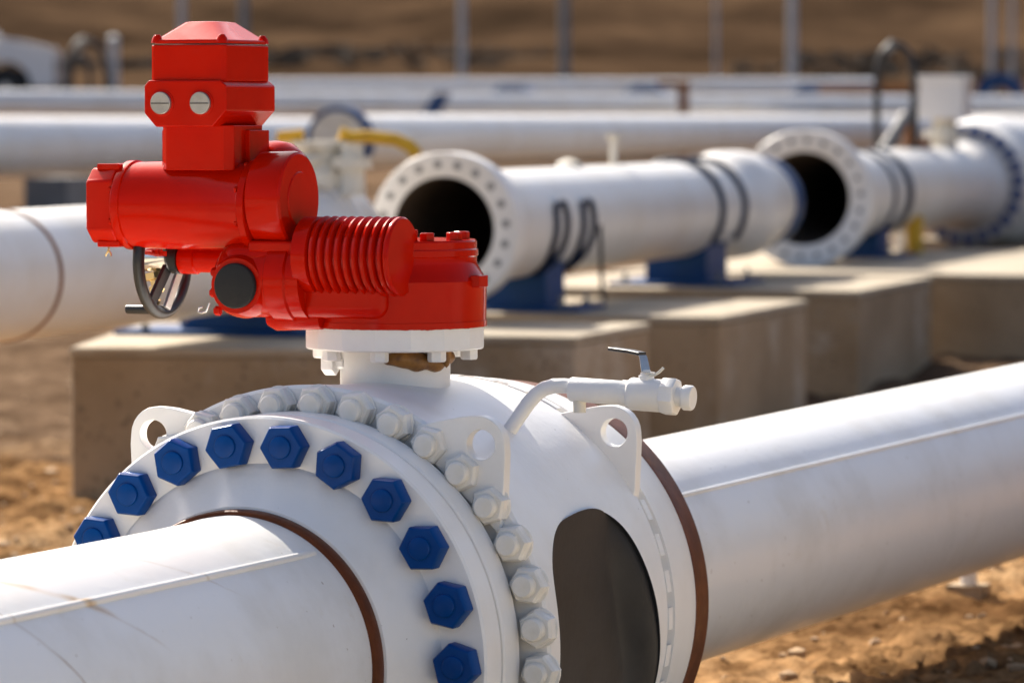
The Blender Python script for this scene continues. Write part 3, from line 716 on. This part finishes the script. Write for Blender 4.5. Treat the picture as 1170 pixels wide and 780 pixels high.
plinth(P1,tz(26.4,20.),tz(31.2,20.),.95,1.75,'concrete plinth under the second open mouth, beside the yellow post')
plinth(P1,tz(33.6,20.),tz(37.5,20.),.95,1.2,'concrete plinth at the right edge under the bolted flange')

# farther pipelines
def run(px0,py0,z0,px1,py1,z1,r,label,m=W,name='pipe',group='distant pipelines'):
    a,b_=at(px0,py0,z0),at(px1,py1,z1); o=thing(name,a,label,'pipe',group)
    MB().cyl(a,b_,r,seg=40).build('pipe_wall',m,o); return o,a,b_
A_,a,b_=run(-300,171,32.5,1050,158,70,.262,'thick white pipe crossing the yard behind the leftmost pipe')
for px_ in (72,):
    z=36.2; c=at(px_,205,z); MB().box((c.x-.2,c.y-.3,terrain(z)-.2),(c.x+.2,c.y+.3,c.z+.02)).build('rest',M['darkgrey'],A_)
a=at(-300,171,32.5)
EF=at(385,160,30.)
ef=thing('flanged_pipe',EF,'white pipe with a cream blind end ringed by dark bolts, behind the actuator','pipe','distant pipelines',BYAW)
MB().lathe((0,0,0),YA,[(.1,.16),(.25,.175),(.4,.178),(45,.178)],48,caps=(False,False)).build('pipe_wall',W,ef,world=False)
MB().lathe((0,0,0),YA,[(0,0),(0,.19),(.01,.195),(.08,.195),(.08,.1)],48).build('blind_plate',M['cream'],ef,world=False)
MB().lathe((0,0,0),YA,[(.02,.18),(.02,.232),(.14,.232),(.14,.17)],48,caps=(False,False)).build('bolt_ring',M['blue_bg'],ef,world=False)
run(-80,118,56,1250,124,66,.175,'white pipe of the second row behind, level across the picture')
A3,_,_=run(250,102,72,1000,101,76,.165,'thin white pipe farthest back in the yard')
for i,px_ in enumerate((586,738,930)):
    c=at(px_,104,71); o=thing('pipe_clamp',c,['grey blue clamp on the farthest pipe above the first mouth','grey blue clamp on the farthest pipe left of the rusty bracket','grey blue clamp at the right end of the farthest pipe'][i],'clamp','clamps on the farthest pipe',BYAW)
    MB().prism([(-.42,-.10),(.42,-.10),(.15,.10),(-.2,.10)],(0,-.13,0),(1,0,0),(0,0,1),(0,.4,0)).build('clamp_body',M['blue_bg'],o,bevel=.02,world=False)
c=at(503,119,53); o=thing('pipe_strap',c,'dark blue strap slanting over the second row pipe','strap',None,BYAW)
MB().prism([(-.20,-.14),(-.04,-.14),(.10,.13),(-.03,.13)],(0,-.16,0),(1,0,0),(0,0,1),(0,.3,0)).box((-.48,-.12,-.17),(-.05,.1,-.12)).build('strap_band',M['blue_bg'],o,bevel=.01,world=False)
c=at(781,133,50); o=thing('rusty_bracket',c,'rusty steel bracket standing against the white pipes','bracket')
MB().box((c.x-.05,c.y-.05,c.z-.9),(c.x+.05,c.y+.05,c.z+.40)).build('upright',M['rust'],o,bevel=.01)
MB().box((c.x-.30,c.y-.06,c.z+.33),(c.x+.06,c.y+.06,c.z+.41)).build('arm',M['rust'],o,bevel=.01)
c=at(1000,103,66); o=thing('rusty_beam',c,'long rusty steel beam lying behind the white pipes at right','beam')
d=RT*.9
m_=Matrix.Translation(c)@Matrix.Rotation(YAW,4,'Z')
MB().box((-.85,-.12,-.10),(.75,.12,-.07),m_).box((-.85,-.12,.05),(.75,.12,.08),m_).box((-.85,-.02,-.07),(.75,.02,.05),m_).build('beam_web',M['rust'],o)
c=at(1142,113,72); o=thing('blind_flange',c,'dark bolted flange at the right beyond the white cap','flange',None,BYAW)
MB().tubewall((0,0,0),YA,0,.1,.42,.20,40).build('flange_ring',M['blue_bg'],o,world=False)
MB().box((-.04,-.02,-.25),(.04,.04,.25)).build('lever_bar',M['black'],o,world=False)
# yellow marker post
c=at(1045,270,30.); o=thing('marker_post',Vector((c.x,c.y,.20)),'short yellow marker post between the plinths','post')
MB().cyl((c.x,c.y,-.2),(c.x,c.y,c.z+.12),.06,seg=20).build('post_tube',M['yellow'],o); MB().lathe((c.x,c.y,c.z+.12),(0,0,1),[(0,.064),(.02,.055),(.03,0)],20).build('post_cap',M['yellow'],o)
c=at(1017,280,31.5); o=thing('sign_board',Vector((c.x,c.y,.2)),'small white board behind the yellow marker post','board')
MB().box((c.x-.02,c.y-.02,0),(c.x+.02,c.y+.02,c.z)).build('stake',M['grey'],o); MB().box((c.x+.04,c.y-.03,c.z-.12),(c.x+.2,c.y-.02,c.z+.12)).build('board',M['white_old'],o)

# bent vent pipes (goose-necks)
def goose(px,py,z,w,h,r,label):
    c=at(px,py,z); o=thing('vent_hose',c,label,'hose','dark hose loops'); pts=[]
    for i in range(25):
        t=PI*i/24; pts.append(c+RT*(-w/2*math.cos(t))+Vector((0,0,h*math.sin(t)**.6)))
    pts=[c-RT*w/2-Vector((0,0,.9))]+pts+[c+RT*w/2*1.1-Vector((0,0,.5))]
    MB().tube(pts,r,10).build('hose_tube',M['hose'],o,smooth=60)
    MB().cyl(c-RT*w*.25+Vector((0,0,h-.05)),c-RT*w*.05+Vector((0,0,h+.02)),r*1.2,seg=12).build('coupling',M['darkgrey'],o)
goose(1023,105,31,.26,.33,.026,'black hose arching up beside the white cap')
goose(100,110,62,.58,.76,.055,'dark hose arching up right of the white truck')
goose(92,110,66,.30,.62,.045,'thinner dark hose inside the arch beside the white truck')

# posts in front of the hillside
def post(px,z,w,m,label,top=-60,bot=None):
    a=at(px,60,z); g=terrain(z); t=at(px,top,z).z
    o=thing('post',Vector((a.x,a.y,g)),label,'post','tall posts before the hillside')
    MB().cyl((a.x,a.y,g-.3),(a.x,a.y,t),w,w*.85,seg=16).build('post_tube',m,o)
    MB().box((a.x-w*2,a.y-w*2,g-.1),(a.x+w*2,a.y+w*2,g+.04)).build('post_foot',M['grey'],o)
    MB().lathe((a.x,a.y,t),(0,0,1),[(0,w),(.05,w*.9),(.09,0)],16).build('post_cap',m,o)
post(645,88,.115,M['darkgrey'],'thick dark grey post right of the picture centre')
post(905,88,.105,M['grey'],'pale grey post above the second open mouth')
post(528,96,.09,M['grey'],'pale grey post left of the thick dark post')
post(208,100,.09,M['grey'],'thin pale post just above the red actuator lid, left of two')
post(279,92,.11,M['darkgrey'],'thin dark post just above the right side of the actuator lid')
post(1133,96,.075,M['grey'],'thin pale post above the right edge flange, left of a pair')
post(1156,104,.06,M['grey'],'thinnest pale post at the far right of the picture')
post(130,78,.105,M['grey'],'short pale post left of the actuator head',top=46)
post(818,110,.05,M['grey'],'thin faint post between the thick dark post and the pale one')

# white truck at the far left
TZ=85.; nose=at(62,100,TZ); gz=terrain(TZ)
tr=thing('pickup_truck',Vector((nose.x,nose.y,gz)),'white pickup truck partly cut off by the left picture edge','truck',None,YAW)
P=[(0,.42),(0,1.05),(-.12,1.22),(-.75,1.36),(-1.15,1.40),(-1.75,1.95),(-3.1,1.98),(-3.35,1.35),(-5.1,1.33),(-5.1,.5),(-4.6,.5)]
def arch(cx): return [(cx+.50*math.cos(R_(180-18*i)),.45+.50*math.sin(R_(180-18*i))) for i in range(11)]
P=P+arch(-4.15)+[(-3.3,.42)]+arch(-.95)
MB().prism(P,(0,0,0),(1,0,0),(0,0,1),(0,1.8,0)).build('body',M['carwhite'],tr,bevel=.05,world=False,seg=3)
MB().prism([(-1.3,1.42),(-1.8,1.88),(-3.0,1.9),(-3.15,1.42)],(0,-.01,0),(1,0,0),(0,0,1),(0,1.82,0)).build('side_window',M['glass'],tr,world=False)
for x_ in (-.95,-4.15):
    for y_ in (.02,1.55):
        w_=MB().lathe((x_,y_,.42),YA,[(0,.2),(0,.38),(.04,.42),(.2,.42),(.24,.38),(.24,0)],36).build('wheel',M['tyre'],tr,world=False)
        MB().lathe((x_,y_-.005,.42),YA,[(0,0),(.01,.2),(.05,.22),(.05,0)],24).build('rim',M['silver'],w_,world=False)
MB().box((-.03,.2,.75),(.02,.5,.95)).build('headlight',M['glass'],tr,world=False); MB().box((-.03,1.3,.75),(.02,1.6,.95)).build('headlight',M['glass'],tr,world=False)
MB().box((-.06,.05,.42),(.07,1.75,.6)).build('bumper',M['darkgrey'],tr,bevel=.03,world=False)

# posts under the near line at the right
c=at(1107,678,14.4); gzc=-.45
o=thing('stub_post',Vector((c.x,c.y,gzc)),'short white stub post on the sand below the right pipe','post')
MB().cyl((c.x,c.y,-.6),(c.x,c.y,-.16),.028,seg=18).build('post_tube',M['white_old'],o); MB().box((c.x-.06,c.y-.06,-.5),(c.x+.06,c.y+.06,-.40)).build('post_foot',M['concrete'],o)

# scrub along the foot of the hill
sb=MB(); V=[]
for _ in range(420):
    v=random.uniform(112,124); s_=random.uniform(-1.3,1.3); p=CAM+FH*v+RT*(s_*v*.13); p.z=0; p.z=ground_z(p)
    if noise.noise(Vector((p.x*.12,p.y*.12,2)))<-.25: continue
    hh=random.uniform(.12,.4)
    for _k in range(46):
        d=Vector((random.gauss(0,1),random.gauss(0,1),abs(random.gauss(0,.8)))); d=d.normalized()*hh*random.uniform(.3,1.)
        q=p+Vector((d.x*1.4,d.y*1.4,d.z)); r=.07*random.uniform(.6,1.5)
        e=Vector((random.gauss(0,1),random.gauss(0,1),random.gauss(0,1))).normalized(); f_=e.orthogonal().normalized()
        sb.bm.faces.new([sb.bm.verts.new(q+e*r),sb.bm.verts.new(q+f_*r*.5),sb.bm.verts.new(q-e*r),sb.bm.verts.new(q-f_*r*.5)])
o=sb.build('scrub',M['scrub']); tag(o,'dark dry scrub along the foot of the hillside','scrub',kind='stuff')

# ------------------------------------------------------------------ light
SR,SE=R_(-52),R_(37)
w=bpy.data.worlds.new('World'); S.world=w; w.use_nodes=True; nt=w.node_tree
sk=nt.nodes.new('ShaderNodeTexSky'); sk.sky_type='NISHITA'; sk.sun_disc=False; sk.sun_elevation=SE; sk.sun_rotation=SR; sk.air_density=.8; sk.dust_density=4.; sk.ozone_density=1.
nt.links.new(sk.outputs[0],nt.nodes['Background'].inputs[0]); nt.nodes['Background'].inputs[1].default_value=.095
sl=bpy.data.lights.new('sun','SUN'); sl.energy=4.9; sl.angle=R_(.55); sl.color=(1,.93,.82)
so=bpy.data.objects.new('sun',sl); COL.objects.link(so)
sd=Vector((math.sin(SR)*math.cos(SE),math.cos(SR)*math.cos(SE),math.sin(SE)))
so.rotation_euler=sd.to_track_quat('Z','Y').to_euler(); so.location=(-10,10,12)
S.view_settings.view_transform='Standard'; S.view_settings.look='None'; S.view_settings.exposure=1.03; S.view_settings.gamma=1; S.view_settings.use_curve_mapping=False
S.render.engine='CYCLES'; S.cycles.use_denoising=True; S.cycles.max_bounces=8
